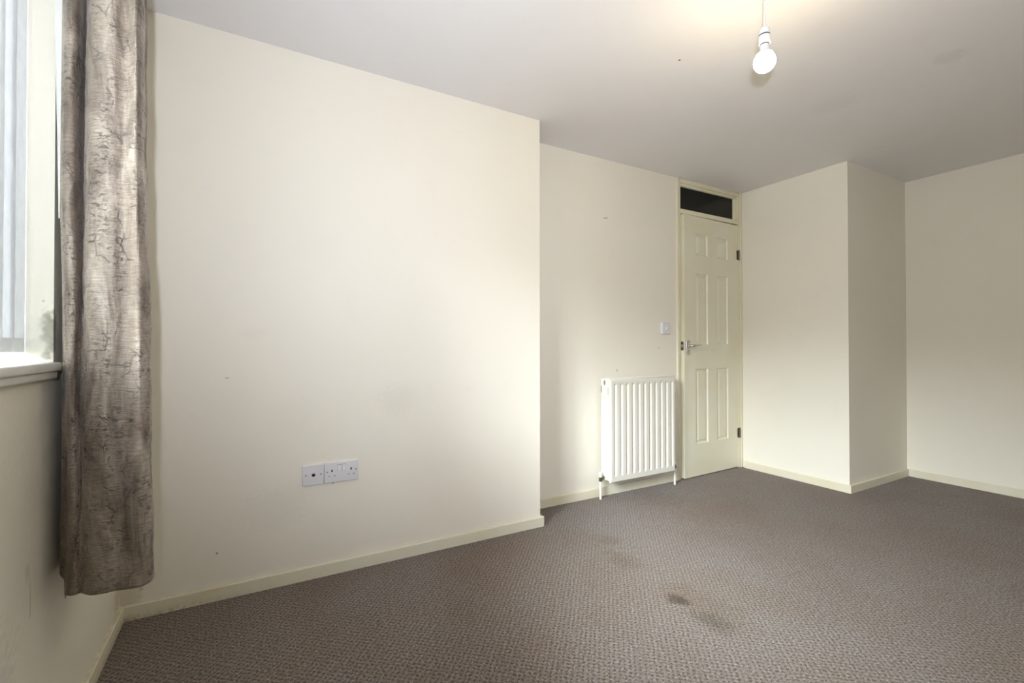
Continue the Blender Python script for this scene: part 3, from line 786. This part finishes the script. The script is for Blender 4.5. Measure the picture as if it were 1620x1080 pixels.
def cloth(inset=0.0, zlift=0.0, name='curtain_fabric', m=None, parent=None, nu=260, nv=300):
    bm = NB(); uvl = bm.loops.layers.uv.new('cloth')
    G = []; UV = []
    ztop, zbot = 2.115, 0.423 + zlift
    for j in range(nv + 1):
        z = ztop + (zbot - ztop) * j / nv
        P = level(z); row = []; uvr = []
        smax = len(P) - 1.001
        pts = [crom(P, smax * i / nu) for i in range(nu + 1)]
        L = 0
        for i, p in enumerate(pts):
            a = pts[max(0, i - 1)]; b = pts[min(nu, i + 1)]
            tg = (b - a).normalized(); nm = Vector((tg.y, -tg.x, 0))
            if i: L += (p - pts[i - 1]).length
            u = i / nu * 1.05
            wr = 0.0042 * noise.noise((u * 9, z * 7.0, 1.3)) + 0.0018 * noise.noise((u * 26, z * 30, 4.1)) + 0.0009 * noise.noise((u * 60, z * 75, 8))
            if inset == 0 and p.x < 0.03: wr *= 0.25
            q = p + nm * (-wr) if False else p - nm * (wr + 0.0) 
            q = q + nm * inset
            q.x = max(q.x, 0.0075)
            # hem: slightly uneven, tip lower at the near wall side
            zz = z
            if j > nv * 0.9:
                k = (j / nv - 0.9) / 0.1
                d = 0.007 * noise.noise((u * 7, 2.2, 0)) + (0.012 * math.exp(-((i / nu * 21 - 3.3) / 0.5) ** 2)) 
                if i / nu * 21 < 2.9: d -= 0.030
                if i / nu * 21 > 14: d -= 0.006 * min(1, (i / nu * 21 - 14) / 2)
                zz = z - d * k
            row.append(bm.verts.new((q.x, q.y, zz))); uvr.append((u, z))
        G.append(row); UV.append(uvr)
    for j in range(nv):
        for i in range(nu):
            f = bm.faces.new((G[j][i], G[j][i + 1], G[j + 1][i + 1], G[j + 1][i]))
            for lp_, (a, b) in zip(f.loops, ((j, i), (j, i + 1), (j + 1, i + 1), (j + 1, i))): lp_[uvl].uv = UV[a][b]
    o = link(name, bm, m, smooth=180)
    rel(o, parent)
    return o
cur = empty('curtain', (0.10, -0.62, 0.42), 'crushed taupe velvet curtain drawn to the corner beside the window', 'curtain')
cf = cloth(0, 0, 'curtain_fabric', M_velvet, cur)
sm_ = cf.modifiers.new('thickness', 'SOLIDIFY'); sm_.thickness = 0.0015; sm_.offset = 0
bm = NB()
R_ = [(2.10, 0.0010, 0.0185), (1.75, 0.0025, 0.0170), (1.50, 0.0085, 0.0160), (1.30, 0.0120, 0.0160)]
V_ = [[bm.verts.new((x, y, z)) for x, y in ((a, -0.694), (b, -0.7005), (b, -0.6995), (a, -0.693))] for z, a, b in R_]
for A_, B_ in zip(V_, V_[1:]):
    for k in range(4): bm.faces.new((A_[k], A_[(k + 1) % 4], B_[(k + 1) % 4], B_[k]))
bm.faces.new(V_[0]); bm.faces.new(V_[-1])
ln = rel(link('lining_edge', bm, M_lining), cur); ln['label'] = 'pale lining showing at the curtain edge'
# track above the window, out of the frame's top
tr = empty('curtain_track', (0.09, -1.3, 2.125), 'white curtain track above the window', 'curtain rail')
bm = NB(); box(bm, 0.085, 0.105, -2.15, -0.33, 2.120, 2.138, 0.002); rel(link('track', bm, M_track, smooth=35), tr)
for yy in (-2.05, -1.25, -0.40):
    bm = NB(); box(bm, 0.0, 0.088, yy - 0.008, yy + 0.008, 2.126, 2.134, 0.001); rel(link('bracket', bm, M_track), tr)
